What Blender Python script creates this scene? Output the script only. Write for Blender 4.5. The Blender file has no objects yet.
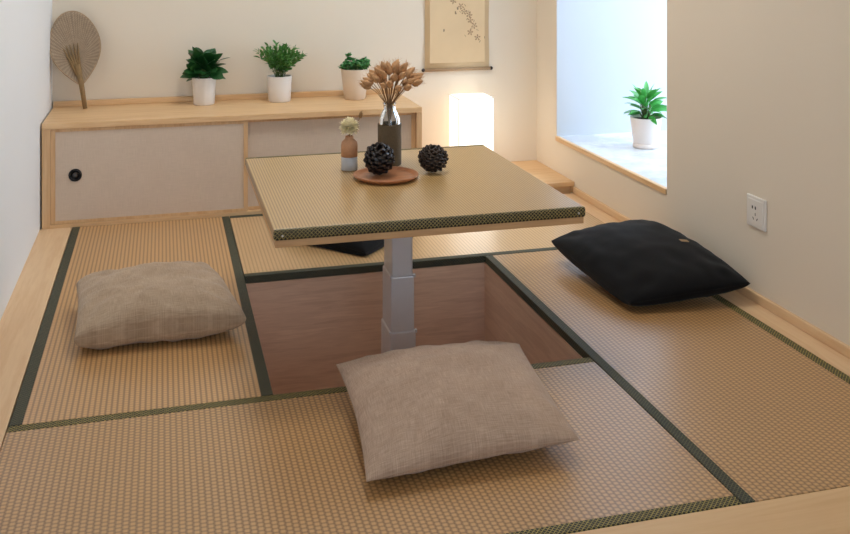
import bpy, bmesh, math, random
from mathutils import Vector, Matrix, noise
random.seed(7)
SC = bpy.context.scene
COL = SC.collection
PI = math.pi

# ------------------------------------------------------------------ helpers
def lin(c):
    return tuple(((v/255)/12.92 if v/255 <= 0.04045 else (((v/255)+0.055)/1.055)**2.4) for v in c) + (1.0,)

class NT:
    """tiny wrapper to build node trees"""
    def __init__(s, name):
        s.m = bpy.data.materials.new(name); s.m.use_nodes = True
        s.t = s.m.node_tree; s.b = s.t.nodes['Principled BSDF']; s.out = s.t.nodes['Material Output']
    def n(s, typ, **kw):
        x = s.t.nodes.new(typ)
        for k, v in kw.items():
            if k.startswith('_'): x.inputs[k[1:].replace('_', ' ')].default_value = v
            else: setattr(x, k, v)
        return x
    def l(s, a, b): s.t.links.new(a, b)
    def val(s, op, a, b=None, c=None):
        x = s.n('ShaderNodeMath', operation=op)
        for i, v in enumerate((a, b, c)):
            if v is None: continue
            if isinstance(v, (int, float)): x.inputs[i].default_value = v
            else: s.l(v, x.inputs[i])
        return x.outputs[0]
    def mix(s, f, a, b, blend='MIX'):
        x = s.n('ShaderNodeMix', data_type='RGBA', blend_type=blend)
        for i, v in ((0, f), (6, a), (7, b)):
            if isinstance(v, (int, float)): x.inputs[i].default_value = v
            elif isinstance(v, tuple): x.inputs[i].default_value = v
            else: s.l(v, x.inputs[i])
        return x.outputs[2]
    def coords(s, kind='Object', scale=(1, 1, 1), rot=(0, 0, 0)):
        tc = s.n('ShaderNodeTexCoord'); mp = s.n('ShaderNodeMapping')
        mp.inputs['Scale'].default_value = scale; mp.inputs['Rotation'].default_value = rot
        s.l(tc.outputs[kind], mp.inputs[0]); return mp.outputs[0]
    def noise(s, vec, scale, detail=3, rough=.5):
        x = s.n('ShaderNodeTexNoise', _Scale=scale, _Detail=detail, _Roughness=rough)
        s.l(vec, x.inputs['Vector']); return x.outputs[0]
    def bump(s, h, strength=.3, dist=.001):
        x = s.n('ShaderNodeBump', _Strength=strength, _Distance=dist)
        s.l(h, x.inputs['Height']); s.l(x.outputs[0], s.b.inputs['Normal'])
    def set(s, **kw):
        for k, v in kw.items(): s.b.inputs[k.replace('_', ' ')].default_value = v

def plain(name, c, rough=.5, metal=0, spec=.5, var=.06, nscale=30, bump=0, **kw):
    m = NT(name); v = m.coords()
    nz = m.noise(v, nscale, 4)
    c = lin(c); d = tuple(x*(1-var) for x in c[:3]) + (1,); e = tuple(min(1, x*(1+var)) for x in c[:3]) + (1,)
    m.l(m.mix(nz, d, e), m.b.inputs['Base Color'])
    m.set(Roughness=rough, Metallic=metal, **{'Specular_IOR_Level': spec})
    for k, x in kw.items(): m.b.inputs[k.replace('_', ' ')].default_value = x
    if bump: m.bump(nz, bump, .002)
    return m.m

def wood(name, c1, c2, axis='x', rough=.45, spec=.5, scale=1.0, grain=1.0):
    m = NT(name)
    s = {'x': (1.6, 22, 22), 'y': (22, 1.6, 22), 'z': (22, 22, 1.6)}[axis]
    v = m.coords(scale=tuple(k*scale for k in s))
    n1 = m.noise(v, 1.0, 5, .6)
    v2 = m.coords(scale=tuple(k*scale*6 for k in s))
    n2 = m.noise(v2, 1.0, 3, .6)
    ring = m.val('FRACT', m.val('MULTIPLY', n1, 7.0))
    ring = m.val('PINGPONG', ring, .5)
    f = m.val('ADD', m.val('MULTIPLY', n1, .75*grain), m.val('ADD', m.val('MULTIPLY', ring, .35*grain), m.val('MULTIPLY', n2, .25*grain)))
    cr = m.n('ShaderNodeValToRGB'); m.l(f, cr.inputs[0])
    cr.color_ramp.elements[0].position = .3; cr.color_ramp.elements[0].color = lin(c2)
    cr.color_ramp.elements[1].position = .8; cr.color_ramp.elements[1].color = lin(c1)
    m.l(cr.outputs[0], m.b.inputs['Base Color'])
    m.set(Roughness=rough, Specular_IOR_Level=spec); m.bump(n2, .08, .0006)
    return m.m

def tatami(name, c1, c2, px=.0122, py=.0078, rib=.8, cross=.55, rough=.42, spec=.6, axis=0):
    """woven rush: ribs along one axis with strands crossing them"""
    m = NT(name); v = m.coords()
    sp = m.n('ShaderNodeSeparateXYZ'); m.l(v, sp.inputs[0])
    X, Y = sp.outputs[axis], sp.outputs[1-axis]
    row = m.val('FLOOR', m.val('DIVIDE', X, px))
    fx = m.val('PINGPONG', m.val('DIVIDE', X, px/2), 1.0)
    offs = m.val('MULTIPLY', m.val('MODULO', m.val('ABSOLUTE', row), 2.0), .5)
    fy = m.val('PINGPONG', m.val('ADD', m.val('DIVIDE', Y, py/2), m.val('MULTIPLY', offs, 2.0)), 1.0)
    sx = m.n('ShaderNodeMapRange', interpolation_type='SMOOTHSTEP'); m.l(fx, sx.inputs[0]); sx.inputs[1].default_value = .12; sx.inputs[2].default_value = .6
    sy = m.n('ShaderNodeMapRange', interpolation_type='SMOOTHSTEP'); m.l(fy, sy.inputs[0]); sy.inputs[1].default_value = .05; sy.inputs[2].default_value = .7
    a = m.val('SUBTRACT', 1.0, m.val('MULTIPLY', m.val('SUBTRACT', 1.0, sx.outputs[0]), rib))
    b = m.val('SUBTRACT', 1.0, m.val('MULTIPLY', m.val('SUBTRACT', 1.0, sy.outputs[0]), cross))
    h = m.val('MULTIPLY', a, b)
    base = m.mix(h, lin(c2), lin(c1))
    nz = m.noise(m.coords(scale=(1, 1, 1)), 3.0, 3)
    nf = m.noise(m.coords(scale=(90, 500, 1) if axis == 0 else (500, 90, 1)), 1.0, 2)
    k = m.val('ADD', m.val('MULTIPLY', nz, .16), m.val('ADD', .80, m.val('MULTIPLY', nf, .22)))
    cc = m.n('ShaderNodeCombineColor'); [m.l(k, cc.inputs[i]) for i in range(3)]
    m.l(m.mix(1.0, base, cc.outputs[0], 'MULTIPLY'), m.b.inputs['Base Color'])
    m.set(Roughness=rough, Specular_IOR_Level=spec); m.bump(h, .22, .0010); m.set(Coat_Weight=.6, Coat_Roughness=.27, Coat_IOR=1.5)
    return m.m

def border_cloth(name, dark, gold, amt=1.0, s=150):
    """dark green tape with a small gold lattice"""
    m = NT(name); v = m.coords()
    sp = m.n('ShaderNodeSeparateXYZ'); m.l(v, sp.inputs[0])
    w = m.val('ADD', sp.outputs[1], sp.outputs[2])
    hs = []
    for sg in (1, -1):
        q = m.val('MULTIPLY', m.val('ADD', sp.outputs[0], m.val('MULTIPLY', w, sg)), s)
        hs.append(m.val('PINGPONG', q, .5))          # 0 on the lattice lines
    d = m.val('MINIMUM', hs[0], hs[1]); c = m.val('MAXIMUM', hs[0], hs[1])
    mr = m.n('ShaderNodeMapRange'); m.l(d, mr.inputs[0])
    mr.inputs[1].default_value = .07; mr.inputs[2].default_value = .17; mr.inputs[3].default_value = amt; mr.inputs[4].default_value = 0
    nz = m.noise(m.coords(), 140, 3)
    f = m.val('MULTIPLY', mr.outputs[0], m.val('MULTIPLY', nz, 1.6))
    m.l(m.mix(f, lin(dark), lin(gold)), m.b.inputs['Base Color'])
    m.set(Roughness=.6, Specular_IOR_Level=.5); m.bump(d, .3, .001)
    return m.m

def linen(name, c1, c2, rough=.9, scale=1.0, sheen=.2):
    m = NT(name)
    a = m.noise(m.coords('UV', (30*scale, 600*scale, 1)), 1.0, 3, .6)
    b = m.noise(m.coords('UV', (600*scale, 30*scale, 1)), 1.0, 3, .6)
    c = m.noise(m.coords('UV', (1, 1, 1)), 9, 4)
    f = m.val('ADD', m.val('MULTIPLY', m.val('ADD', a, b), .42), m.val('MULTIPLY', c, .2))
    mr = m.n('ShaderNodeMapRange'); m.l(f, mr.inputs[0]); mr.inputs[1].default_value = .36; mr.inputs[2].default_value = .66
    m.l(m.mix(mr.outputs[0], lin(c2), lin(c1)), m.b.inputs['Base Color'])
    m.set(Roughness=rough, Specular_IOR_Level=.15, Sheen_Weight=sheen, Sheen_Roughness=.5)
    m.bump(f, .35, .0012)
    return m.m

def paint(name, c, rough=.85, bump=.15):
    m = NT(name); v = m.coords()
    n1 = m.noise(v, 160, 4); n2 = m.noise(v, 2.0, 2)
    c = lin(c)
    m.l(m.mix(n2, tuple(x*.97 for x in c[:3])+(1,), c), m.b.inputs['Base Color'])
    m.set(Roughness=rough, Specular_IOR_Level=.25); m.bump(n1, bump, .0006)
    return m.m

def obj(name, bm, mat, parent=None, smooth=False, loc=None):
    bmesh.ops.recalc_face_normals(bm, faces=bm.faces)
    me = bpy.data.meshes.new(name); bm.to_mesh(me); bm.free()
    if smooth:
        for p in me.polygons: p.use_smooth = True
    o = bpy.data.objects.new(name, me); COL.objects.link(o)
    for mm in (mat if isinstance(mat, (list, tuple)) else [mat]): me.materials.append(mm)
    if parent: o.parent = parent
    if loc: o.location = loc
    return o

def thing(name, label, cat, loc=(0, 0, 0), rz=0, group=None):
    o = bpy.data.objects.new(name, None); COL.objects.link(o)
    o.location = loc; o.rotation_euler = (0, 0, rz); o.empty_display_size = .05
    o['label'] = label; o['category'] = cat
    if group: o['group'] = group
    return o
def tag(o, label, cat, group=None):
    o['label'] = label; o['category'] = cat
    if group: o['group'] = group
    return o
def struct(o): o['kind'] = 'structure'; return o

def box(bm, x0, x1, y0, y1, z0, z1, bev=0, seg=2):
    r = bmesh.ops.create_cube(bm, size=1)
    vs = r['verts']
    for v in vs:
        v.co = Vector((x0+(v.co.x+.5)*(x1-x0), y0+(v.co.y+.5)*(y1-y0), z0+(v.co.z+.5)*(z1-z0)))
    if bev:
        es = list({e for v in vs for e in v.link_edges})
        bmesh.ops.bevel(bm, geom=es, offset=bev, segments=seg, affect='EDGES', profile=.5)
def B(*a, **k):
    bm = bmesh.new(); box(bm, *a, **k); return bm
def lathe(bm, prof, c=(0, 0, 0), n=40, close=True):
    rings = []
    for r, z in prof:
        if r < 1e-6: rings.append([bm.verts.new((c[0], c[1], c[2]+z))])
        else: rings.append([bm.verts.new((c[0]+r*math.cos(2*PI*i/n), c[1]+r*math.sin(2*PI*i/n), c[2]+z)) for i in range(n)])
    for a, b in zip(rings, rings[1:]):
        for i in range(n):
            j = (i+1) % n
            if len(a) == 1 and len(b) == 1: continue
            if len(a) == 1: bm.faces.new((a[0], b[i], b[j]))
            elif len(b) == 1: bm.faces.new((a[i], a[j], b[0]))
            else: bm.faces.new((a[i], a[j], b[j], b[i]))
def tube(bm, pts, rad, n=8, caps=True):
    pts = [Vector(p) for p in pts]; rings = []
    if not isinstance(rad, (list, tuple)): rad = [rad]*len(pts)
    for i, p in enumerate(pts):
        t = (pts[min(i+1, len(pts)-1)]-pts[max(i-1, 0)]).normalized()
        up = Vector((0, 0, 1)) if abs(t.z) < .9 else Vector((1, 0, 0))
        a = t.cross(up).normalized(); b = t.cross(a)
        rings.append([bm.verts.new(p+rad[i]*(math.cos(2*PI*k/n)*a+math.sin(2*PI*k/n)*b)) for k in range(n)])
    for A, C in zip(rings, rings[1:]):
        for k in range(n): bm.faces.new((A[k], A[(k+1) % n], C[(k+1) % n], C[k]))
    if caps: bm.faces.new(rings[0]); bm.faces.new(rings[-1])

# ------------------------------------------------------------------ materials
M = {}
M['wall'] = paint('cream_wall_paint', (232, 220, 202))
M['wall_l'] = paint('white_wall_paint', (236, 238, 240))
M['white'] = paint('bay_white_paint', (208, 212, 218))
M['ceil'] = paint('ceiling_paint', (240, 238, 232))
M['pine_x'] = wood('pale_pine_along_x', (232, 196, 150), (206, 162, 112), 'x')
M['pine_y'] = wood('pale_pine_along_y', (232, 196, 150), (206, 162, 112), 'y')
M['pine_z'] = wood('pale_pine_upright', (222, 186, 142), (196, 152, 106), 'z')
M['strip_y'] = wood('deck_wood_along_y', (232, 200, 160), (214, 174, 130), 'y', scale=.7)
M['strip_x'] = wood('deck_wood_along_x', (226, 192, 148), (210, 170, 124), 'x', scale=.7, grain=.8)
M['pit'] = wood('pit_veneer', (236, 204, 178), (206, 168, 142), 'x', rough=.35, scale=1.3)
M['pit_y'] = wood('pit_veneer_side', (236, 204, 178), (206, 168, 142), 'y', rough=.35, scale=1.3)
M['board'] = wood('table_board_wood', (206, 166, 120), (176, 132, 88), 'x', rough=.5)
M['lowfloor'] = wood('lower_floor_wood', (196, 150, 104), (150, 104, 66), 'y', rough=.4)
TC1, TC2 = (208, 166, 112), (124, 84, 46)
M['tat_l'] = tatami('rush_weave_ribs', (212, 166, 110), (118, 80, 42), rib=.7, cross=.3, px=.0124, py=.0115, rough=.36, spec=.7)
M['tat'] = tatami('rush_weave_grid', (204, 160, 106), (112, 76, 42), px=.0124, py=.0125, rib=.6, cross=.6, rough=.36, spec=.7)
M['tat_b'] = tatami('rush_weave_back', (216, 178, 128), (146, 108, 66), px=.0124, py=.0115, rib=.5, cross=.35, rough=.30, spec=.9)
M['tat_t'] = tatami('rush_weave_table', (208, 170, 110), (116, 84, 44), px=.0078, py=.0064, rib=.65, cross=.6, rough=.36, spec=.7)
M['bord'] = border_cloth('green_gold_tape', (22, 24, 20), (168, 152, 84), 1.0, 105)
M['bord_t'] = border_cloth('table_edge_tape', (16, 16, 13), (168, 152, 92), .9, 105)
M['bord_glare'] = border_cloth('green_gold_tape_glare', (30, 36, 30), (104, 102, 72), .8, 105)  # same cloth as the gold tape, glare-dulled look painted into its colour
M['linen'] = linen('beige_linen', (196, 170, 149), (146, 120, 101))
M['linen2'] = linen('greige_linen', (196, 173, 148), (146, 123, 100))
M['black'] = linen('black_cotton', (15, 15, 17), (8, 8, 9), sheen=.08)
M['tagc'] = plain('tag_leather', (168, 136, 96), .6)
M['panel'] = linen('door_cloth', (216, 198, 180), (202, 184, 166), .85, .7, .05)
M['steel'] = plain('brushed_steel', (208, 208, 212), .40, .45, var=.04)
M['steel_d'] = plain('bolt_metal', (215, 216, 220), .35, 1.0)
M['pull'] = plain('dark_pull_metal', (30, 28, 28), .35, .6)
M['pull_in'] = plain('pull_inner_metal', (86, 84, 84), .3, .8)
M['pot'] = plain('white_ceramic', (232, 226, 220), .35, var=.02)
M['pot_b'] = plain('sand_ceramic', (222, 202, 180), .45, var=.03)
M['pot_p'] = plain('blush_ceramic', (238, 224, 214), .45, var=.02)
M['soil'] = plain('potting_soil', (46, 36, 28), .95, var=.4, nscale=300, bump=.8)
M['leaf_d'] = plain('deep_green_leaf', (38, 88, 42), .38, var=.35, nscale=25)
M['leaf_m'] = plain('mid_green_leaf', (80, 136, 62), .4, var=.4, nscale=30)
M['leaf_s'] = plain('jade_green_leaf', (80, 142, 82), .4, var=.35, nscale=40)
M['leaf_b'] = plain('bright_green_leaf', (84, 176, 84), .35, var=.4, nscale=22)
M['stem'] = plain('green_stem', (92, 120, 62), .6)
M['fan'] = None
M['plate'] = wood('turned_wood_plate', (184, 124, 84), (142, 88, 56), 'x', rough=.4, scale=2)
M['cone_k'] = plain('black_brown_cone', (40, 30, 26), .45, var=.4, nscale=80)
M['cone_b'] = plain('dark_brown_cone', (58, 44, 34), .6, var=.5, nscale=120)
M['sleeve'] = plain('woven_grey_sleeve', (104, 88, 66), .85, var=.2, nscale=200, bump=.6)
M['cork'] = plain('tan_cork_band', (196, 148, 112), .7, var=.18, nscale=160)
M['clear'] = plain('clear_glass', (245, 248, 250), .03, var=0, Transmission_Weight=1.0, IOR=1.45)
M['frost'] = plain('milky_glass', (226, 230, 236), .25, var=.02, Transmission_Weight=.35)
M['cream'] = plain('cream_petals', (255, 240, 208), .8, var=.1, nscale=80)
M['bunny'] = plain('dried_tan_fluff', (196, 152, 108), .9, var=.38, nscale=90, bump=.7)
M['straw'] = plain('dried_straw_stalk', (150, 112, 72), .8, var=.2)
M['paper'] = plain('aged_scroll_paper', (222, 195, 156), .85, var=.08, nscale=8)
M['paper_e'] = plain('scroll_mount_silk', (218, 190, 150), .85, var=.08, nscale=12)
M['ink'] = plain('faded_ink', (172, 140, 110), .9, var=.2)
M['ink_k'] = plain('grey_ink', (140, 120, 98), .9, var=.2)
M['rod'] = plain('scroll_rod_wood', (168, 140, 108), .6)
M['rodend'] = plain('dark_rod_knob', (34, 26, 24), .4)
M['plast'] = plain('white_switch_plastic', (232, 228, 222), .35, var=.01)
M['hole'] = plain('socket_hole', (30, 28, 26), .7)
M['marble'] = None
m = NT('white_marble'); v = m.coords(); n = m.noise(v, 5, 6, .65)
cr = m.n('ShaderNodeValToRGB'); m.l(n, cr.inputs[0])
cr.color_ramp.elements[0].position = .42; cr.color_ramp.elements[0].color = lin((204, 208, 215))
cr.color_ramp.elements[1].position = .56; cr.color_ramp.elements[1].color = lin((232, 235, 240))
m.l(cr.outputs[0], m.b.inputs['Base Color']); m.set(Roughness=.25); M['marble'] = m.m
# window pane: transparent with a weak mirror
m = NT('window_glass'); tr = m.n('ShaderNodeBsdfTransparent'); gl = m.n('ShaderNodeBsdfGlossy'); gl.inputs['Roughness'].default_value = .02
mx = m.n('ShaderNodeMixShader'); mx.inputs[0].default_value = .06
m.l(tr.outputs[0], mx.inputs[1]); m.l(gl.outputs[0], mx.inputs[2]); m.l(mx.outputs[0], m.out.inputs[0]); M['pane'] = m.m
# lit paper of the lantern
m = NT('lit_rice_paper'); m.set(Roughness=.8); m.b.inputs['Base Color'].default_value = lin((245, 240, 230))
m.b.inputs['Emission Color'].default_value = (1, .93, .82, 1); m.b.inputs['Emission Strength'].default_value = 1.4; M['lantern'] = m.m
m = NT('fill_diffuser'); m.b.inputs['Emission Color'].default_value = (1, .97, .92, 1); m.b.inputs['Emission Strength'].default_value = 21.0; M['diff'] = m.m
M['alu'] = plain('white_frame_metal', (225, 226, 228), .4)
# palm fan weave
m = NT('palm_fan_weave'); v = m.coords('UV')
sp = m.n('ShaderNodeSeparateXYZ'); m.l(v, sp.inputs[0])
rad = m.val('MULTIPLY', sp.outputs[0], 110.0); con = m.val('MULTIPLY', sp.outputs[1], 40.0)
chk = m.val('MULTIPLY', m.val('PINGPONG', rad, 1.0), m.val('PINGPONG', m.val('ADD', con, m.val('FLOOR', rad)), 1.0))
nz = m.noise(m.coords(), 60, 4)
f = m.val('ADD', m.val('MULTIPLY', chk, .7), m.val('MULTIPLY', nz, .4))
m.l(m.mix(f, lin((116, 96, 78)), lin((200, 178, 150))), m.b.inputs['Base Color']); m.set(Roughness=.8); m.bump(chk, .5, .002); M['fan'] = m.m
M['fan_r'] = plain('palm_rim', (168, 142, 112), .8, var=.2)
M['fan_h'] = plain('palm_stem', (140, 112, 74), .7, var=.3, nscale=60)

# ------------------------------------------------------------------ room shell
XL, XR, YB, YF = -.113, 2.02, 2.66, -3.3
ZC, ZL = 2.3, -.42
X0, X1, X2, X3 = 0, .576, 1.378, 1.940
Y0, Y1, Y2, Y3 = 0, .676, 1.517, 2.236
TH = .022
EDGE = -.33
bm = bmesh.new()                       # raised deck with the pit left open, and the lower floor in front of it
q = .0105
for a in ((XL, X1-q, EDGE, YB), (X2+q, XR, EDGE, YB), (X1-q, X2+q, EDGE, Y1-q), (X1-q, X2+q, Y2+q, YB)):
    box(bm, a[0], a[1], a[2], a[3], ZL, -TH)
box(bm, XL, XR, YF, EDGE, ZL-.05, ZL); box(bm, XL, XR, EDGE, YB, ZL-.05, ZL)
struct(obj('floor', bm, M['lowfloor']))
struct(obj('trim_1', B(XL, X0-.0015, EDGE, 2.24, -TH, 0), M['strip_y']))
struct(obj('trim_2', B(X3+.0015, XR, 0, 2.215, -TH, 0), M['strip_y']))
struct(obj('trim_3', B(X0, XR, EDGE, -.0015, -TH, 0), M['strip_x']))
struct(obj('baseboard_right', B(XR-.012, XR, -.02, 2.215, 0, .028, bev=.003), M['strip_y']))
struct(obj('wall_left', B(XL-.1, XL, YF, YB+.1, ZL, ZC), M['wall_l']))
struct(obj('wall_back', B(XL, XR+.1, YB, YB+.1, ZL, ZC), M['wall']))
WY0, WY1, WZ0, WZ1, WX = 1.440, 2.422, .203, 1.85, 2.72
bm = bmesh.new(); T = .10
box(bm, XR, XR+T, YF, WY0, ZL, ZC); box(bm, XR, XR+T, WY1, YB, ZL, ZC)
box(bm, XR, XR+T, WY0, WY1, ZL, WZ0-.0195); box(bm, XR, XR+T, WY0, WY1, WZ1, ZC)
struct(obj('wall_right', bm, M['wall']))
bm = bmesh.new()                       # the bay: two cheeks, floor below the sill, head
box(bm, XR+T, WX+.05, WY1, WY1+.06, 0, WZ1+.06); box(bm, XR+T, WX+.05, WY0-.06, WY0, 0, WZ1+.06)
box(bm, XR+T, WX+.05, WY0, WY1, WZ1, WZ1+.06); box(bm, XR+T, WX+.05, WY0, WY1, 0, WZ0-.03)
box(bm, XR+.002, XR+T, WY1-.002, WY1, WZ0, WZ1)
struct(obj('wall_bay', bm, M['white']))
struct(obj('ceiling', B(XL-.1, XR+.1, YF-.1, YB+.1, ZC, ZC+.08), M['ceil']))
FX0, FX1, FZ0, FZ1 = .2, 1.7, .35, 1.95
bm = bmesh.new()
box(bm, XL, FX0, YF-.1, YF, ZL, ZC); box(bm, FX1, XR, YF-.1, YF, ZL, ZC)
box(bm, FX0, FX1, YF-.1, YF, ZL, FZ0); box(bm, FX0, FX1, YF-.1, YF, FZ1, ZC)
struct(obj('wall_front', bm, M['wall']))

# bay window: frame, pane, marble sill with a wooden nosing
bm = bmesh.new()
for a in ((WY0, WY0+.04, WZ0, WZ1), (WY1-.04, WY1, WZ0, WZ1), (WY0+.04, WY1-.04, WZ0, WZ0+.04), (WY0+.04, WY1-.04, WZ1-.04, WZ1), (1.91, 1.95, WZ0+.04, WZ1-.04)):
    box(bm, WX-.02, WX+.03, a[0], a[1], a[2], a[3])
w1 = struct(obj('window_1', bm, M['alu']))
obj('window_pane', B(WX+.002, WX+.006, WY0+.03, WY1-.03, WZ0+.03, WZ1-.03), M['pane'], w1)
obj('window_sill', B(XR+.012, WX-.02, WY0, WY1, WZ0-.0155, WZ0), M['marble'], w1)
obj('sill_nosing', B(XR-.006, XR+.012, WY0, WY1, WZ0-.019, WZ0+.001, bev=.002), M['pine_y'], w1)
bm = bmesh.new()  # rear window, out of view, added to let in fill daylight
for a in ((FX0, FX0+.05, FZ0, FZ1), (FX1-.05, FX1, FZ0, FZ1), (FX0+.05, FX1-.05, FZ0, FZ0+.05), (FX0+.05, FX1-.05, FZ1-.05, FZ1), (.925, .975, FZ0+.05, FZ1-.05)):
    box(bm, a[0], a[1], YF-.07, YF-.03, a[2], a[3])
w2 = struct(obj('fill_window', bm, M['alu']))
obj('window_pane', B(FX0+.03, FX1-.03, YF-.052, YF-.048, FZ0+.03, FZ1-.03), M['pane'], w2)

# ------------------------------------------------------------------ tatami mats
BW = .027
def mat_thing(x0, x1, y0, y1, along, label, weave, tape, tape2=None):
    e = .0012
    t = thing('tatami_mat', label, 'tatami mat', ((x0+x1)/2, (y0+y1)/2, -TH), group='tatami mats around the pit')
    cx, cy = (x0+x1)/2, (y0+y1)/2
    def L(bm): bmesh.ops.translate(bm, vec=(-cx, -cy, TH), verts=bm.verts); return bm
    x0 += e; x1 -= e; y0 += e; y1 -= e
    if along == 'y':
        obj('woven_surface', L(B(x0+BW, x1-BW, y0, y1, -TH, 0)), weave, t)
        obj('cloth_border', L(B(x0, x0+BW, y0, y1, -TH, .0012, bev=.0012, seg=1)), tape, t)
        obj('cloth_border', L(B(x1-BW, x1, y0, y1, -TH, .0012, bev=.0012, seg=1)), tape2 or tape, t)
    else:
        obj('woven_surface', L(B(x0, x1, y0+BW, y1-BW, -TH, 0)), weave, t)
        obj('cloth_border', L(B(x0, x1, y0, y0+BW, -TH, .0012, bev=.0012, seg=1)), tape, t)
        obj('cloth_border', L(B(x0, x1, y1-BW, y1, -TH, .0012, bev=.0012, seg=1)), tape2 or tape, t)
    return t
mat_thing(X0, X1, Y1, Y3, 'y', 'tan tatami mat with dark green borders along the white left wall, under a beige cushion', M['tat_l'], M['bord_glare'])
mat_thing(X0, X2, Y0, Y1, 'x', 'tan tatami mat nearest the camera, running across in front of the pit', M['tat'], M['bord'])
mat_thing(X2, X3, Y0, Y2, 'y', 'tan tatami mat along the right wall below the white socket', M['tat'], M['bord_glare'], M['bord'])
mat_thing(X1, X3, Y2, Y3, 'x', 'tan tatami mat behind the table, between the pit and the low cabinet', M['tat_b'], M['bord_glare'])

# ------------------------------------------------------------------ pit
PB = -.41
t = thing('leg_pit', 'square brown wood-lined leg pit sunk in the floor beneath the low table', 'floor pit', ((X1+X2)/2, (Y1+Y2)/2, PB))
cx, cy = (X1+X2)/2, (Y1+Y2)/2
def L(bm): bmesh.ops.translate(bm, vec=(-cx, -cy, -PB), verts=bm.verts); return bm
pt = .010
obj('side_panel', L(B(X1-pt, X2+pt, Y2, Y2+pt, PB, -TH-.001)), M['pit'], t)
obj('side_panel', L(B(X1-pt, X2+pt, Y1-pt, Y1, PB, -TH-.001)), M['pit'], t)
obj('side_panel', L(B(X1-pt, X1, Y1, Y2, PB, -TH-.001)), M['pit_y'], t)
obj('side_panel', L(B(X2, X2+pt, Y1, Y2, PB, -TH-.001)), M['pit_y'], t)
obj('bottom_panel', L(B(X1-pt, X2+pt, Y1-pt, Y2+pt, PB-.008, PB)), M['pit'], t)

# ------------------------------------------------------------------ low table
TX0, TX1, TY0, TY1, TZ = .579, 1.376, .700, 1.520, .376
cx, cy = (TX0+TX1)/2, 1.125
t = thing('low_table', 'square low table with tatami top and grey metal lifting column over the pit', 'table', (cx, cy, PB))
def L(bm): bmesh.ops.translate(bm, vec=(-cx, -cy, -PB), verts=bm.verts); return bm
ft = .024
obj('woven_top', L(B(TX0, TX1, TY0+.010, TY1-.010, TZ-ft, TZ, bev=.0025)), M['tat_t'], t)
def edge_roll(y0, y1):
    return B(TX0-.0005, TX1+.0005, y0, y1, TZ-ft-.0005, TZ+.0016, bev=.006, seg=3)
obj('cloth_border', L(edge_roll(TY0-.003, TY0+.0105)), M['bord_t'], t, True)
obj('cloth_border', L(edge_roll(TY1-.0105, TY1+.003)), M['bord_t'], t, True)
for x in (TX0+.02, TX1-.02):
    bm = bmesh.new(); bmesh.ops.create_uvsphere(bm, u_segments=12, v_segments=8, radius=.0028)
    bmesh.ops.translate(bm, vec=(x, TY0-.0035, TZ-.013), verts=bm.verts)
    obj('border_pin', L(bm), M['steel_d'], t, True)
obj('wooden_board', L(B(TX0+.003, TX1-.003, TY0+.003, TY1-.003, TZ-ft-.018, TZ-ft-.0005, bev=.0015)), M['board'], t)
kx, ky = .984, 1.13
obj('column_section', L(B(kx-.031, kx+.031, ky-.052, ky+.052, .095, TZ-ft-.026, bev=.005, seg=3)), M['steel'], t)
obj('column_section', L(B(kx-.0345, kx+.0345, ky-.056, ky+.056, -.06, .111, bev=.005, seg=3)), M['steel'], t)
obj('column_section', L(B(kx-.038, kx+.038, ky-.060, ky+.060, PB+.008, -.045, bev=.005, seg=3)), M['steel'], t)
obj('mounting_plate', L(B(kx-.11, kx+.11, ky-.13, ky+.13, TZ-ft-.026, TZ-ft-.018, bev=.001)), M['steel'], t)
obj('base_plate', L(B(kx-.15, kx+.15, ky-.17, ky+.17, PB+.0005, PB+.008, bev=.002)), M['steel'], t)
for x, z, dy in ((kx-.0345, .108, -.056), (kx+.0345, .108, -.056), (kx-.038, -.048, -.060), (kx+.038, -.048, -.060)):
    bm = B(x-.003, x+.003, ky+dy-.002, ky+dy+.008, z-.004, z+.006, bev=.0015)
    obj('glide_clip', L(bm), M['steel_d'], t)

# ------------------------------------------------------------------ low cabinet
CX0, CX1, CY0, CY1, CZ = -.1065, 1.352, 2.240, 2.655, .390
t = thing('low_cabinet', 'long pale wood low cabinet with two cloth sliding doors against the back wall', 'cabinet', ((CX0+CX1)/2, (CY0+CY1)/2, -TH))
ccx, ccy = (CX0+CX1)/2, (CY0+CY1)/2
def L(bm): bmesh.ops.translate(bm, vec=(-ccx, -ccy, TH), verts=bm.verts); return bm
CF = CY0+.0005
obj('top', L(B(CX0, CX1, CF, CY1, CZ-.022, CZ, bev=.0015)), M['pine_x'], t)
obj('side_panel', L(B(CX0, CX0+.030, CF+.002, CY1, -TH, CZ-.022)), M['pine_z'], t)
obj('side_panel', L(B(CX1-.022, CX1, CF+.002, CY1, -TH, CZ-.022)), M['pine_z'], t)
obj('bottom_rail', L(B(CX0+.030, CX1-.022, CF+.002, CY1, -TH, .012)), M['pine_x'], t)
obj('back_panel', L(B(CX0+.030, CX1-.022, CY1-.01, CY1, .012, CZ-.022)), M['pine_x'], t)
obj('wall_strip', L(B(CX0, CX1, CY1-.022, CY1, CZ, CZ+.022, bev=.002)), M['pine_x'], t)
def door(x0, x1, yf):
    fr = .016; z0, z1 = .013, CZ-.023
    bm = bmesh.new()
    for a in ((x0, x0+fr, z0, z1), (x1-fr, x1, z0, z1), (x0+fr, x1-fr, z0, z0+fr*.7), (x0+fr, x1-fr, z1-fr*.7, z1)):
        box(bm, a[0], a[1], yf, yf+.016, a[2], a[3])
    d = obj('door', L(bm), M['pine_z'], t)
    bm = B(x0+fr-.002, x1-fr+.002, yf+.003, yf+.013, z0+fr*.6, z1-fr*.6)
    uv = bm.loops.layers.uv.new()
    for f in bm.faces:
        for l in f.loops: l[uv].uv = (l.vert.co.x, l.vert.co.z)
    obj('cloth_panel', L(bm), M['panel'], d)
    return d
d1 = door(CX0+.0305, .648, CF+.006)
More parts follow.
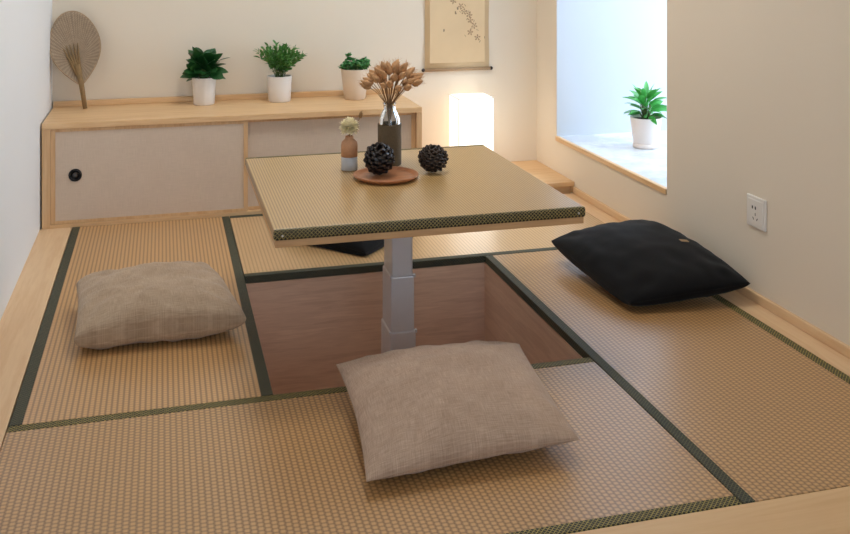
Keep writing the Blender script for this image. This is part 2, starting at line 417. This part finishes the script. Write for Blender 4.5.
door(.615, CX1-.0225, CF+.026)
def disc_pull(bm, x, y, z, r):
    prof = [(0, .0), (r*.55, .0), (r*.62, -.004), (r*.8, -.0075), (r, -.0045), (r*1.02, 0), (r*.9, .002)]
    tmp = bmesh.new(); lathe(tmp, prof, n=32)
    bmesh.ops.rotate(tmp, matrix=Matrix.Rotation(-PI/2, 3, 'X'), verts=tmp.verts)
    for v in tmp.verts: v.co.y = v.co.y
    bmesh.ops.translate(tmp, vec=(x, y, z), verts=tmp.verts); return tmp
bm = disc_pull(None, .010, CF+.0085, .192, .0235); obj('door_pull', L(bm), M['pull'], d1, True)
bm = bmesh.new(); lathe(bm, [(0, 0), (.0125, 0), (.0125, .002), (0, .003)], n=24)
bmesh.ops.rotate(bm, matrix=Matrix.Rotation(PI/2, 3, 'X'), verts=bm.verts); bmesh.ops.translate(bm, vec=(.010, CF+.0075, .192), verts=bm.verts)
obj('pull_centre', L(bm), M['pull_in'], d1, True)

# ------------------------------------------------------------------ step in the back right corner
t = thing('wooden_step', 'low pale wooden step in the back right corner below the bay window', 'step', (1.69, 2.44, -TH))
def L(bm): bmesh.ops.translate(bm, vec=(-1.69, -2.44, TH), verts=bm.verts); return bm
obj('tread', L(B(1.362, XR-.001, 2.222, YB-.001, .028, .047, bev=.002)), M['pine_x'], t)
obj('riser', L(B(1.366, XR-.012, 2.238, 2.254, -TH+.0005, .028)), M['pine_x'], t)
obj('side_cleat', L(B(XR-.014, XR-.001, 2.23, YB-.001, .0, .028)), M['pine_y'], t)

# ------------------------------------------------------------------ cushions
def cushion(name, label, corners, T, seam, mat, pinch=.05, p=.42, seed=0, wr=.004, N=44, peak=(0, 0), skew=.0, under=.6, pu=.42):
    """corners: P00,P10,P11,P01 in world space (x,y,z); z rests at 0"""
    P = [Vector(c) for c in corners]
    ctr = sum(P, Vector())/4; ctr.z = 0
    bm = bmesh.new(); uv = bm.loops.layers.uv.new(); UV = {}
    def pt(u, v, side):
        uu = u*(1-pinch*(1-v*v)); vv = v*(1-pinch*(1-u*u))
        a, b = (uu+1)/2, (vv+1)/2
        q = P[0]*(1-a)*(1-b)+P[1]*a*(1-b)+P[2]*a*b+P[3]*(1-a)*b
        e = max(0, (1-u*u)*(1-v*v))
        # seam sags a little at the middle of every side
        zs = q.z + seam*(1-abs(u*v))
        k = e**p
        g = 1+skew*(u*peak[0]+v*peak[1])
        nz = noise.noise(Vector((u*2.2+seed, v*2.2, seed*3.1)))
        n2 = noise.noise(Vector((u*5.5+seed*2, v*5.5, seed)))
        cu, cv = 1-abs(u), 1-abs(v)
        ang = math.atan2(cv, cu+1e-6); rr = math.hypot(cu, cv)
        fold = math.sin(ang*9+seed*2+(u > 0)*1.3+(v > 0)*2.1)*math.exp(-((rr-.42)/.28)**2)*.6
        # short puckers running in from the seams
        puck = (math.sin(u*23+seed*5)*math.exp(-cv*7)+math.sin(v*21+seed*3)*math.exp(-cu*7))*.35
        w = wr*(1.5*nz+.9*n2+fold+puck)*min(1, e*7)
        if side > 0: z = zs + T*k*g + w
        else: z = max(.0006, zs - T*under*e**pu + w)
        return Vector((q.x, q.y, max(z, .0006)))-ctr
    grid = {}
    S = [math.sin(PI/2*(2*i/N-1)) for i in range(N+1)]
    for side in (1, -1):
        for i in range(N+1):
            for j in range(N+1):
                edge = i in (0, N) or j in (0, N)
                if edge and side < 0: grid[(i, j, -1)] = grid[(i, j, 1)]; continue
                vv = bm.verts.new(pt(S[i], S[j], side)); grid[(i, j, side)] = vv; UV[vv] = (S[i]*.225, S[j]*.225)
    for side in (1, -1):
        for i in range(N):
            for j in range(N):
                q = [grid[(i, j, side)], grid[(i+1, j, side)], grid[(i+1, j+1, side)], grid[(i, j+1, side)]]
                if side < 0: q.reverse()
                f = bm.faces.new(q)
                for l in f.loops: l[uv].uv = UV[l.vert]
    bound = [grid[(i, 0, 1)].co.copy() for i in range(N)]+[grid[(N, j, 1)].co.copy() for j in range(N)]+\
            [grid[(i, N, 1)].co.copy() for i in range(N, 0, -1)]+[grid[(0, j, 1)].co.copy() for j in range(N, 0, -1)]
    t = thing(name, label, 'cushion', tuple(ctr))
    cov = obj('cover', bm, mat, t, True)
    bm = bmesh.new(); uv = bm.loops.layers.uv.new()
    tube(bm, bound+[bound[0]], .0009, 6, False)
    obj('seam', bm, mat, t, True)
    return t
c_front = cushion('floor_cushion', 'beige linen cushion nearest the camera, on the front mat at the pit edge',
        ((.700, .205, .030), (1.143, .216, .046), (1.180, .662, .060), (.722, .662, .060)), .066, .006, M['linen'], pinch=.05, p=.46, seed=1, wr=.0045, pu=.45, under=.8)
c_left = cushion('floor_cushion', 'plump beige linen cushion on the mat by the white left wall',
        ((.108, 1.015, .045), (.540, 1.008, .060), (.478, 1.385, .062), (.084, 1.375, .068)), .074, .006, M['linen2'], pinch=.035, p=.33, seed=4, wr=.006, pu=.26, under=1.0)
c_black = cushion('floor_cushion', 'black cushion with a small tan tag leaning by the right wall under the socket',
        ((1.610, .915, .030), (1.988, .895, .060), (1.955, 1.430, .096), (1.572, 1.40, .070)), .058, .006, M['black'], pinch=-.035, p=.42, seed=7, wr=.0035, pu=.3, under=.9)
c_far = cushion('floor_cushion', 'black cushion lying half hidden behind the table column on the back mat',
        ((.985, 1.600, .016), (1.235, 1.87, .03), (.98, 2.125, .04), (.735, 1.86, .03)), .062, .008, M['black'], pinch=.0, p=.42, seed=9, wr=.002, pu=.3, under=.9)
bm = B(-.010, .010, -.013, .013, -.0012, .0012, bev=.001)
tg = obj('tag', bm, M['tagc'], c_black); tg['label'] = 'small tan tag'
bpy.context.view_layer.update()
cover = [c for c in c_black.children if c.name.startswith('cover')][0]
loc_c = Vector((1.905, 1.125, 0))-c_black.location
hit, hp, hn, _ = cover.ray_cast(Vector((loc_c.x, loc_c.y, .4)), Vector((0, 0, -1)))
tg.location = hp+hn*.0015; tg.rotation_euler = hn.to_track_quat('Z', 'Y').to_euler()

# ------------------------------------------------------------------ plants
def leaf(bm, base, d, length, width, droop=.3, fold=.25, seg=6, tip=1.0, roll=0):
    """a curved pointed leaf blade growing from base along d"""
    d = Vector(d).normalized(); side = d.cross(Vector((0, 0, 1)))
    if side.length < .05: side = Vector((random.uniform(-1, 1), random.uniform(-1, 1), 0))
    side.normalize(); side = Matrix.Rotation(random.uniform(-roll, roll), 3, d) @ side; p = Vector(base); rows = []
    for i in range(seg+1):
        s = i/seg
        w = width*.5*(math.sin(PI*min(1, (s*.93+.07))**tip)**.8 if s < 1 else 0)
        nrm = side.cross(d).normalized()
        rows.append((p-side*w+nrm*w*fold, p.copy(), p+side*w+nrm*w*fold))
        p = p+d*(length/seg); d = (d+Vector((0, 0, -droop/seg))).normalized()
    vs = [[bm.verts.new(q) for q in r] for r in rows]
    for a, b in zip(vs, vs[1:]):
        for k in (0, 1): bm.faces.new((a[k], a[k+1], b[k+1], b[k]))
def pot_mesh(rb, rt, h, rim=.0, ribs=0, saucer=0, n=56):
    bm = bmesh.new()
    prof = [(0, 0), (rb*.94, 0), (rb, .003), (rb+(rt-rb)*.5, h*.5), (rt-(rim and .002), h-rim-.001)]
    if rim: prof += [(rt+.002, h-rim), (rt+.003, h-.002)]
    prof += [(rt, h), (rt-.0035, h), (rt-.0045, h-.003), (rt-.006, h-.016), (0, h-.016)]
    lathe(bm, prof, n=n)
    if ribs:
        for v in bm.verts:
            r = math.hypot(v.co.x, v.co.y)
            if r > rb*.9: 
                a = math.atan2(v.co.y, v.co.x); k = 1-.014*(math.cos(a*ribs) > 0); v.co.x *= k; v.co.y *= k
    if saucer:
        lathe(bm, [(rb*1.0, .0), (rb+.004, .0), (rb+.005, .016), (rb+.0015, .018)], n=n)
    return bm
def plant(label, loc, rb, rt, h, potm, build, leafm, soil=True, **kw):
    t = thing('potted_plant', label, 'potted plant', (loc[0], loc[1], loc[2]+.0004), group='small potted plants')
    obj('pot', pot_mesh(rb, rt, h, **kw), potm, t, True)
    bm = bmesh.new(); lathe(bm, [(0, h-.008), (rt*.5, h-.009), (rt-.0065, h-.011), (rt-.008, h-.0155), (0, h-.0155)], n=32)
    obj('soil', bm, M['soil'], t, True)
    fb, sb = bmesh.new(), bmesh.new(); build(fb, sb, h-.01)
    obj('foliage', fb, leafm, t, True); obj('stem', sb, M['stem'], t, True)
    return t
def broad(fb, sb, z):
    random.seed(3)
    for k in range(52):
        a = k*2.4; f = k/52; el = -.02+1.1*f+random.uniform(-.2, .2)
        d = Vector((math.cos(a)*math.cos(el), math.sin(a)*math.cos(el), math.sin(el)))
        b = Vector((math.cos(a)*.024*(1-.5*f), math.sin(a)*.024*(1-.5*f), z+.012+.060*f+random.uniform(0, .012)))
        tube(sb, [(b.x*.3, b.y*.3, z-.004), b], .0015, 5)
        leaf(fb, b, d, random.uniform(.064, .082), random.uniform(.040, .054), .45, .12, roll=1.1)
    leaf(fb, (.05, 0, z+.072), (1, -.1, .40), .062, .020, .25, .3); tube(sb, [(0, 0, z), (.052, 0, z+.074)], .0012, 5)
def fine(fb, sb, z):
    random.seed(5)
    for k in range(60):
        a = random.uniform(0, 2*PI); el = math.asin(random.uniform(.12, 1.0))
        d = Vector((math.cos(a)*math.cos(el), math.sin(a)*math.cos(el), math.sin(el)))
        b = Vector((random.uniform(-.016, .016), random.uniform(-.016, .016), z-.003))
        hub = b*1.0+Vector((d.x*.012, d.y*.012, .022+.02*d.z)); tip = Vector((0, 0, z+.062))+Vector((d.x*.104, d.y*.104, d.z*.080))*random.uniform(.75, 1.12)
        pts = [b, hub.lerp(tip, .12), hub.lerp(tip, .4)+Vector((0, 0, .006)), hub.lerp(tip, .7)+Vector((0, 0, .006)), tip]
        tube(sb, pts, .0008, 4)
        for i in range(11):
            s = .25+.75*i/10; u = s*4; i0 = min(3, int(u)); q = pts[i0].lerp(pts[i0+1], u-i0)
            dd = (tip-hub).normalized()+Vector((random.uniform(-1, 1), random.uniform(-1, 1), random.uniform(-.6, .9)))*.9
            leaf(fb, q, dd, random.uniform(.018, .030), random.uniform(.008, .012), .5, .3, 4, roll=1.2)
def jade(fb, sb, z):
    random.seed(8)
    for k in range(40):
        a = k*2.4; r = .056*math.sqrt((k+.5)/40)
        top = Vector((math.cos(a)*r*1.05, math.sin(a)*r*1.05, z+random.uniform(.012, .036)))
        if k in (6, 14, 21, 27, 33, 39): top.z += .026
        tube(sb, [(math.cos(a)*r*.8, math.sin(a)*r*.8, z-.004), top], .0012, 5)
        for i in range(10):
            b = a+i*2.4; el = random.uniform(-.2, 1.1)
            leaf(fb, top, (math.cos(b)*math.cos(el), math.sin(b)*math.cos(el), math.sin(el)), random.uniform(.015, .022), random.uniform(.013, .018), .5, .15, 4, roll=1.0)
def pointed(fb, sb, z):
    random.seed(12)
    for k in range(46):
        a = k*2.4+random.uniform(-.2, .2); f = k/46; el = -.05+1.15*f+random.uniform(-.15, .15)
        d = Vector((math.cos(a)*math.cos(el), math.sin(a)*math.cos(el), math.sin(el)))
        b = Vector((math.cos(a)*.030*(1-.5*f), math.sin(a)*.030*(1-.5*f), z+.008+.075*f+random.uniform(0, .02)))
        tube(sb, [(b.x*.3, b.y*.3, z-.004), b], .0014, 5)
        leaf(fb, b, d, random.uniform(.055, .085), random.uniform(.022, .032), .6, .3, tip=.9, roll=1.0)
plant('white potted plant with broad dark leaves, on the cabinet nearest the palm fan', (.493, 2.548, CZ), .043, .050, .113, M['pot'], broad, M['leaf_d'], ribs=14)
plant('white potted plant with fine feathery leaves, in the middle on the cabinet', (.806, 2.548, CZ), .047, .052, .108, M['pot'], fine, M['leaf_m'])
plant('sand coloured tapered pot with low jade leaves, at the lamp end of the cabinet', (1.128, 2.530, CZ), .046, .060, .130, M['pot_b'], jade, M['leaf_s'])
plant('blush pot with bright pointed green leaves on the marble bay window sill', (2.292, 2.105, WZ0+.001), .050, .066, .126, M['pot_p'], pointed, M['leaf_b'], saucer=1)

# ------------------------------------------------------------------ palm fan leaning in the corner
t = thing('hand_fan', 'round woven palm-leaf fan leaning in the corner on the cabinet', 'fan', (.028, 2.540, CZ))
# local frame: u across the blade, v up the axis
A0 = Vector((.030, 2.545, CZ+.001)); A1 = Vector((-.040, 2.634, CZ+.405))
va = (A1-A0).normalized(); ua = Vector((1, .10, 0)); ua = (ua-va*ua.dot(va)).normalized(); na = ua.cross(va)
def F(u, v, n=0): return (ua*u+va*v+na*n)+Vector((-.004, .005, .001))
bm = bmesh.new(); uv = bm.loops.layers.uv.new()
H0, H1, HW = .095, .402, .098
def half(s):                            # half width of the egg at height fraction s
    return HW*(math.sin(PI*s**1.12)**(.80-.34*s)) if 0 < s < 1 else 0
R, K = 14, 64
vs = {}; UVS = {}
for side in (1, -1):
    for r in range(R+1):
        for k in range(K):
            a = 2*PI*k/K
            s = .5-.5*math.cos(a)       # along the outline, bottom to top
            v_ = H0+(H1-H0)*s; u_ = half(min(.9995, max(.0005, s)))*(1 if a < PI else -1)
            if r == 0: u_, v_ = 0, (H0+.36*(H1-H0))
            f = r/R; cu, cvv = 0, H0+.36*(H1-H0)
            uu, v2 = cu+(u_-cu)*f, cvv+(v_-cvv)*f
            if r == 0 and k > 0: vs[(side, r, k)] = vs[(side, 0, 0)]; continue
            w = bm.verts.new(F(uu, v2, side*.002+.0012*math.sin(a*14)*f*(1-f)+.016*f*f)); vs[(side, r, k)] = w; UVS[w] = (k/K, f)
for side in (1, -1):
    for r in range(R):
        for k in range(K):
            q = [vs[(side, r, k)], vs[(side, r+1, k)], vs[(side, r+1, (k+1) % K)], vs[(side, r, (k+1) % K)]]
            if r == 0: q = q[:3] if q[0] is q[3] else q
            q = list(dict.fromkeys(q))
            f = bm.faces.new(q)
            for l in f.loops: l[uv].uv = UVS[l.vert]
for k in range(K):
    bm.faces.new((vs[(1, R, k)], vs[(1, R, (k+1) % K)], vs[(-1, R, (k+1) % K)], vs[(-1, R, k)]))
rim = [(vs[(1, R, k)].co+vs[(-1, R, k)].co)/2 for k in range(K)]; rim.append(rim[0])
obj('blade', bm, M['fan'], t, True)
bm = bmesh.new(); tube(bm, rim, .0028, 6, False); obj('rim', bm, M['fan_r'], t, True)
bm = bmesh.new()
tube(bm, [F(0, .001, .006), F(0, .11, .016), F(-.004, .18, .009)], [.0085, .011, .013], 10)
for q in range(5):
    u1 = -.055+.022*q
    tube(bm, [F(-.004+.004*(q-2), .14, .014), F(-.006+u1*.40, .20, .009), F(u1*.7-.012, .27, .004)], [.006, .0048, .0012], 6)
obj('handle', bm, M['fan_h'], t, True)

# ------------------------------------------------------------------ scroll painting
SY = YB-.001
t = thing('hanging_scroll', 'aged beige hanging scroll with faint ink blossoms on the back wall', 'scroll', (1.625, SY, .487))
def L(bm): bmesh.ops.translate(bm, vec=(-1.625, -SY, -.487), verts=bm.verts); return bm
sx0, sx1, sz0, sz1 = 1.476, 1.782, .487, 1.30
bm = bmesh.new(); n = 40; pv = []
for i in range(n+1):
    z = sz0+(sz1-sz0)*i/n; y = SY-.004-.004*math.sin(i*.5)*math.exp(-i*.05)
    pv.append([[bm.verts.new((x, y+dy, z)) for dy in (0, .0012)] for x in (sx0, sx1)])
for a, b in zip(pv, pv[1:]):
    bm.faces.new((a[0][0], a[1][0], b[1][0], b[0][0])); bm.faces.new((a[0][1], a[1][1], b[1][1], b[0][1]))
    bm.faces.new((a[0][0], b[0][0], b[0][1], a[0][1])); bm.faces.new((a[1][0], b[1][0], b[1][1], a[1][1]))
obj('mount', L(bm), M['paper_e'], t, True)
obj('paper', L(B(sx0+.022, sx1-.022, SY-.0088, SY-.0078, sz0+.03, sz1-.1)), M['paper'], t)
def ink(name, mat, spots):
    bm = bmesh.new()
    for (x, z, r1, r2, ang) in spots:
        vs_ = []
        for k in range(9):
            a = 2*PI*k/9; rr = 1+random.uniform(-.25, .25)
            u, w = r1*rr*math.cos(a), r2*rr*math.sin(a)
            vs_.append(bm.verts.new((x+u*math.cos(ang)-w*math.sin(ang), SY-.0092, z+u*math.sin(ang)+w*math.cos(ang))))
        bm.faces.new(vs_)
    r = bmesh.ops.extrude_face_region(bm, geom=bm.faces[:])
    bmesh.ops.translate(bm, vec=(0, .0003, 0), verts=[v for v in r['geom'] if isinstance(v, bmesh.types.BMVert)])
    obj(name, L(bm), mat, t)
random.seed(21)
sp1, sp2 = [], []
path = [(1.62, .80), (1.655, .775), (1.67, .75), (1.695, .735), (1.70, .71), (1.72, .685), (1.70, .655), (1.735, .63), (1.655, .84), (1.70, .83), (1.74, .86), (1.68, .89), (1.72, .93), (1.66, .95)]
for (x, z) in path:
    for q in range(5):
        a = q*2*PI/5+x*40; sp1.append((x+.010*math.cos(a)-.01, z+.010*math.sin(a), .006, .0035, a))
    sp2.append((x-.01, z, .003, .003, 0))
for q in range(26):
    x, z = path[q % len(path)]; sp2.append((x+random.uniform(-.035, .025), z+random.uniform(-.02, .02), .007, .0012, random.uniform(0, PI)))
sp2 += [(1.565, .665, .004, .006, 0), (1.62, .745, .004, .009, .3), (1.63, .765, .004, .006, .3)]
ink('ink_blossoms', M['ink'], sp1); ink('ink_twigs', M['ink_k'], sp2)
bm = bmesh.new(); tube(bm, [(sx0-.004, SY-.010, sz0), (sx1+.004, SY-.010, sz0)], .0075, 14); obj('roller', L(bm), M['rod'], t, True)
for x in (sx0-.009, sx1+.009):
    bm = bmesh.new(); bmesh.ops.create_uvsphere(bm, u_segments=14, v_segments=10, radius=.0085)
    bmesh.ops.translate(bm, vec=(x, SY-.010, sz0), verts=bm.verts); obj('roller_knob', L(bm), M['rodend'], t, True)
bm = bmesh.new(); tube(bm, [(sx0-.004, SY-.008, sz1), (sx1+.004, SY-.008, sz1)], .006, 12); obj('hanging_rod', L(bm), M['rod'], t, True)

# ------------------------------------------------------------------ box lantern
LX0, LX1, LY0, LY1, LZ0, LZ1 = 1.573, 1.737, 2.450, 2.600, .0475, .383
t = thing('box_lantern', 'lit white rice-paper box lantern on the step below the scroll', 'lamp', (1.655, 2.525, LZ0))
def L(bm): bmesh.ops.translate(bm, vec=(-1.655, -2.525, -LZ0), verts=bm.verts); return bm
obj('paper_shade', L(B(LX0+.002, LX1-.002, LY0+.002, LY1-.002, LZ0+.004, LZ1-.002)), M['lantern'], t)
bm = bmesh.new(); q = .0035
for x in (LX0, LX1-q):
    for y in (LY0, LY1-q): box(bm, x, x+q, y, y+q, LZ0, LZ1)
for z in (LZ0, LZ1-q):
    for y in (LY0, LY1-q): box(bm, LX0+q, LX1-q, y, y+q, z, z+q)
    for x in (LX0, LX1-q): box(bm, x, x+q, LY0+q, LY1-q, z, z+q)
obj('frame', L(bm), M['plast'], t)
bm = bmesh.new()
tube(bm, [(1.735, 2.60, .06), (1.775, 2.64, .055), (1.785, 2.652, .12), (1.79, 2.652, .22), (1.785, 2.652, .30), (1.765, 2.652, .335), (1.742, 2.648, .33)], .0016, 6)
obj('power_cord', L(bm), M['plast'], t, True)

# ------------------------------------------------------------------ wall socket
t = thing('wall_socket', 'square white wall socket on the right wall above the mat', 'socket', (XR, .904, .264))
def plate(x0, x1, h, bev): return B(-x1, -x0, -h, h, -h, h, bev=bev)
obj('face_plate', plate(.0, .008, .046, .003), M['plast'], t)
obj('inner_plate', plate(.0075, .0095, .036, .0008), M['plast'], t)
for (y, z, w, h, a) in ((.013, .013, .0028, .0045, 0), (-.002, .013, .0028, .0045, 0), (-.001, -.006, .0014, .0042, 0), (-.010, -.019, .0014, .0042, .6), (.009, -.019, .0014, .0042, -.6)):
    bm = B(-.0099, -.009, -w, w, -h, h)
    bmesh.ops.rotate(bm, matrix=Matrix.Rotation(a, 3, 'X'), verts=bm.verts); bmesh.ops.translate(bm, vec=(0, y, z), verts=bm.verts)
    obj('socket_hole', bm, M['hole'], t)

# ------------------------------------------------------------------ things on the table
px_, py_, pr_ = .950, 1.140, .095
bm = bmesh.new()
lathe(bm, [(0, 0), (pr_*.80, 0), (pr_*.86, .001), (pr_*.98, .009), (pr_, .0125), (pr_*.985, .0145), (pr_*.95, .0135), (pr_*.88, .0075), (pr_*.80, .0058), (0, .0055)], n=72)
o = obj('wooden_plate', bm, M['plate'], None, True, (px_, py_, TZ+.0002)); tag(o, 'round reddish brown wooden plate on the table under a pine cone', 'plate')
def cone(name, label, loc, r, h, mat, nsc, tilt, seed, scl):
    random.seed(seed); bm = bmesh.new()
    bmesh.ops.create_icosphere(bm, subdivisions=2, radius=1)
    for v in bm.verts: v.co = Vector((v.co.x*r*.72, v.co.y*r*.72, v.co.z*h*.74))
    for k in range(nsc):
        zz = 1-2*(k+.5)/nsc; a = k*2.39996; rr = math.sqrt(1-zz*zz)
        n_ = Vector((rr*math.cos(a), rr*math.sin(a), zz)); p = Vector((n_.x*r*.66, n_.y*r*.66, n_.z*h*.66))
        d = (n_+Vector((0, 0, .35))).normalized(); s = d.cross(Vector((0, 0, 1)))
        s = s.normalized() if s.length > .01 else Vector((1, 0, 0)); u = s.cross(d)
        L_, W = r*.42*scl*random.uniform(.9, 1.15), r*.20*scl
        pts = [p-s*W*.5, p+s*W*.5, p+d*L_*.72+s*W*1.05, p+d*L_+u*W*.1, p+d*L_*.72-s*W*1.05]
        th = W*.35
        lo = [bm.verts.new(q-u*th*(.5 if i < 2 else 1)) for i, q in enumerate(pts)]; hi = [bm.verts.new(q+u*th*(.5 if i < 2 else .9)) for i, q in enumerate(pts)]
        bm.faces.new(lo); bm.faces.new(hi)
        for i in range(5): bm.faces.new((lo[i], lo[(i+1) % 5], hi[(i+1) % 5], hi[i]))
    bmesh.ops.rotate(bm, matrix=Matrix.Rotation(tilt, 3, 'X'), verts=bm.verts)
    mz = min(v.co.z for v in bm.verts); bmesh.ops.translate(bm, vec=(0, 0, -mz), verts=bm.verts)
    o = obj(name, bm, mat, None, False, loc); tag(o, label, 'pine cone'); return o
cone('pine_cone', 'nearly black open pine cone resting on the wooden plate', (.935, 1.160, TZ+.0060), .041, .043, M['cone_k'], 80, .5, 1, 1.15)
cone('pine_cone', 'dark brown round pine cone lying on the table beside the plate', (1.103, 1.180, TZ+.0003), .047, .040, M['cone_b'], 120, .2, 2, .75)
# glass vase with a dark sleeve
VX, VY = .999, 1.305
t = thing('glass_vase', 'clear glass vase in a dark grey-brown sleeve, behind the plate', 'vase', (VX, VY, TZ+.0003))
bm = bmesh.new()
lathe(bm, [(0, 0), (.0325, 0), (.0335, .002), (.0335, .125), (.031, .145), (.024, .163), (.0185, .172), (.0185, .190), (.0205, .1915), (.0205, .1885), (.0165, .188), (.0165, .171), (.0225, .160), (.0295, .143), (.0320, .125), (.0320, .006), (0, .006)], n=48)
obj('glass_body', bm, M['clear'], t, True)
bm = bmesh.new(); lathe(bm, [(.0337, .003), (.0360, .003), (.0365, .006), (.0365, .124), (.0360, .1275), (.0337, .1275), (.0337, .003)], n=48)
obj('sleeve', bm, M['sleeve'], t, True)
# dried grass stems: each one its own thing
def bunny_tail(bm, p, d, ln, r):
    d = d.normalized(); a = d.orthogonal().normalized(); b = d.cross(a); rings = []
    n, m_ = 10, 9
    for i in range(m_+1):
        s = i/m_; rr = r*math.sin(PI*(.06+.94*s)**.75)**.8 if i < m_ else 0
        ring = []
        for k in range(n):
            j = rr*(1+random.uniform(-.16, .16)); q = p+d*ln*s+(a*math.cos(2*PI*k/n+i*.4)+b*math.sin(2*PI*k/n+i*.4))*j
            ring.append(bm.verts.new(q))
        rings.append(ring)
    for A, C in zip(rings, rings[1:]):
        for k in range(n): bm.faces.new((A[k], A[(k+1) % n], C[(k+1) % n], C[k]))
    for q in range(16):               # wispy hairs
        s = random.uniform(.25, 1); ang = random.uniform(0, 2*PI); o_ = a*math.cos(ang)+b*math.sin(ang)
        st = p+d*ln*s+o_*r*.6
        tube(bm, [st, st+(o_*.7+d)*r*.9], [.0005, .0001], 3, False)
random.seed(31)
NST = 46
for k in range(NST):
    a = k*2.4; f = math.sqrt((k+.5)/NST); az = f*.074
    top = Vector((.010+math.cos(a)*az*1.0, math.sin(a)*az*.85, .292-.052*f*f+random.uniform(-.012, .012)))
    neck = Vector((math.cos(a)*.010*f, math.sin(a)*.010*f, .185)); base = Vector((-math.cos(a)*.012, -math.sin(a)*.012, .012))
    d = (top-neck).normalized()*.75+Vector((math.cos(a)*f*1.15, math.sin(a)*f*1.15, .10))
    t = thing('dried_grass_stem', 'tan dried bunny-tail grass stem in the sleeved glass vase', 'dried flower', (VX, VY, TZ+.0003), group='dried bunny-tail stems in the glass vase')
    bm = bmesh.new(); mid = neck.lerp(top, .6)+Vector((0, 0, .006))
    tube(bm, [base, base.lerp(neck, .6), neck, mid, top], .0011, 5); obj('stalk', bm, M['straw'], t, True)
    bm = bmesh.new(); bunny_tail(bm, top, d, random.uniform(.030, .040), random.uniform(.0088, .0112)); obj('seed_head', bm, M['bunny'], t, True)
# small bottle vase with cork band
SX, SYV = .868, 1.275
t = thing('bottle_vase', 'small bottle vase, milky glass below and tan band above, left of the plate', 'vase', (SX, SYV, TZ+.0003))
bm = bmesh.new(); lathe(bm, [(0, 0), (.0225, 0), (.0245, .002), (.0245, .040), (.0225, .041), (.0225, .004), (0, .004)], n=40); obj('glass_base', bm, M['frost'], t, True)
bm = bmesh.new(); lathe(bm, [(.0223, .0405), (.0247, .0405), (.0247, .074), (.023, .084), (.0165, .090), (.0125, .093), (.0125, .101), (.0095, .101), (.0095, .092), (.013, .088), (.0205, .080), (.0223, .073), (.0223, .0405)], n=40); obj('tan_band', bm, M['cork'], t, True)
random.seed(41)
fl = thing('dried_flower', 'cream dried flower with many petals in the small bottle vase', 'dried flower', (SX, SYV, TZ+.0003))
bm = bmesh.new(); tube(bm, [(0, 0, .006), (0, 0, .115)], .0016, 6); obj('stalk', bm, M['straw'], fl, True)
bm = bmesh.new()
for k in range(150):
    zz = 1-1.75*(k+.5)/150; a = k*2.4; rr = math.sqrt(max(0, 1-zz*zz))
    n_ = Vector((rr*math.cos(a), rr*math.sin(a), zz))
    leaf(bm, Vector((0, 0, .128))+n_*.010, n_+Vector((0, 0, .1)), random.uniform(.017, .025), .015, -.3, .4, 4)
obj('petals', bm, M['cream'], fl, False)
sp = thing('dried_flower', 'single thin tan dried bud rising beside the cream flower', 'dried flower', (SX, SYV, TZ+.0003))
bm = bmesh.new(); tube(bm, [(.003, .004, .006), (.004, .004, .09), (.018, .004, .13), (.034, .003, .155)], .0009, 5); obj('stalk', bm, M['straw'], sp, True)
bm = bmesh.new(); bunny_tail(bm, Vector((.034, .003, .153)), Vector((.15, 0, 1)), .022, .006); obj('seed_head', bm, M['straw'], sp, True)

# ------------------------------------------------------------------ unseen ceiling light added as fill, sky, portals
for i, (x, y) in enumerate(((1.0, 1.45),)):
    t = thing('ceiling_fill_light', 'flat square unseen ceiling fill light added above the low table', 'ceiling light', (x, y, ZC))
    obj('frame', B(-.26, .26, -.26, .26, -.03, -.0005, bev=.004), M['alu'], t)
    obj('diffuser', B(-.24, .24, -.24, .24, -.034, -.0305), M['diff'], t)

w = bpy.data.worlds.new('sky'); SC.world = w; w.use_nodes = True
bg = w.node_tree.nodes['Background']; bg.inputs[0].default_value = (.66, .82, 1.0, 1); 
nt = w.node_tree                       # overcast sky, brighter overhead than at the horizon
tc = nt.nodes.new('ShaderNodeTexCoord'); sx = nt.nodes.new('ShaderNodeSeparateXYZ'); nt.links.new(tc.outputs['Generated'], sx.inputs[0])
mr = nt.nodes.new('ShaderNodeMapRange'); nt.links.new(sx.outputs[2], mr.inputs[0])
mr.inputs[1].default_value = .05; mr.inputs[2].default_value = .8; mr.inputs[3].default_value = 5.0; mr.inputs[4].default_value = 8.0
nt.links.new(mr.outputs[0], bg.inputs[1])
def portal(name, loc, rot, sx, sy):
    ld = bpy.data.lights.new(name, 'AREA'); ld.shape = 'RECTANGLE'; ld.size = sx; ld.size_y = sy; ld.cycles.is_portal = True
    o = bpy.data.objects.new(name, ld); COL.objects.link(o); o.location = loc; o.rotation_euler = rot
portal('bay_portal', (WX+.04, (WY0+WY1)/2, (WZ0+WZ1)/2), (0, PI/2, 0), WZ1-WZ0, WY1-WY0)
portal('rear_portal', ((FX0+FX1)/2, YF-.08, (FZ0+FZ1)/2), (PI/2, 0, 0), FX1-FX0, FZ1-FZ0)

# ------------------------------------------------------------------ camera
cd = bpy.data.cameras.new('camera'); cam = bpy.data.objects.new('camera', cd); COL.objects.link(cam)
cam.location = (.3251, -1.6077, 1.0456); cam.rotation_euler = (PI/2, 0, -.2638)
cd.sensor_width = 36; cd.lens = 972.267/850*36; cd.shift_x = 0; cd.shift_y = -(267+52.9)/850
cd.clip_start = .02
SC.camera = cam
vs_ = SC.view_settings; vs_.view_transform = 'Standard'; vs_.look = 'None'; vs_.exposure = 0; vs_.gamma = 1; vs_.use_curve_mapping = False
SC.cycles.use_denoising = True
SC.cycles.max_bounces = 10; SC.cycles.diffuse_bounces = 6; SC.cycles.transparent_max_bounces = 12
SC.cycles.caustics_reflective = False; SC.cycles.sample_clamp_indirect = 6
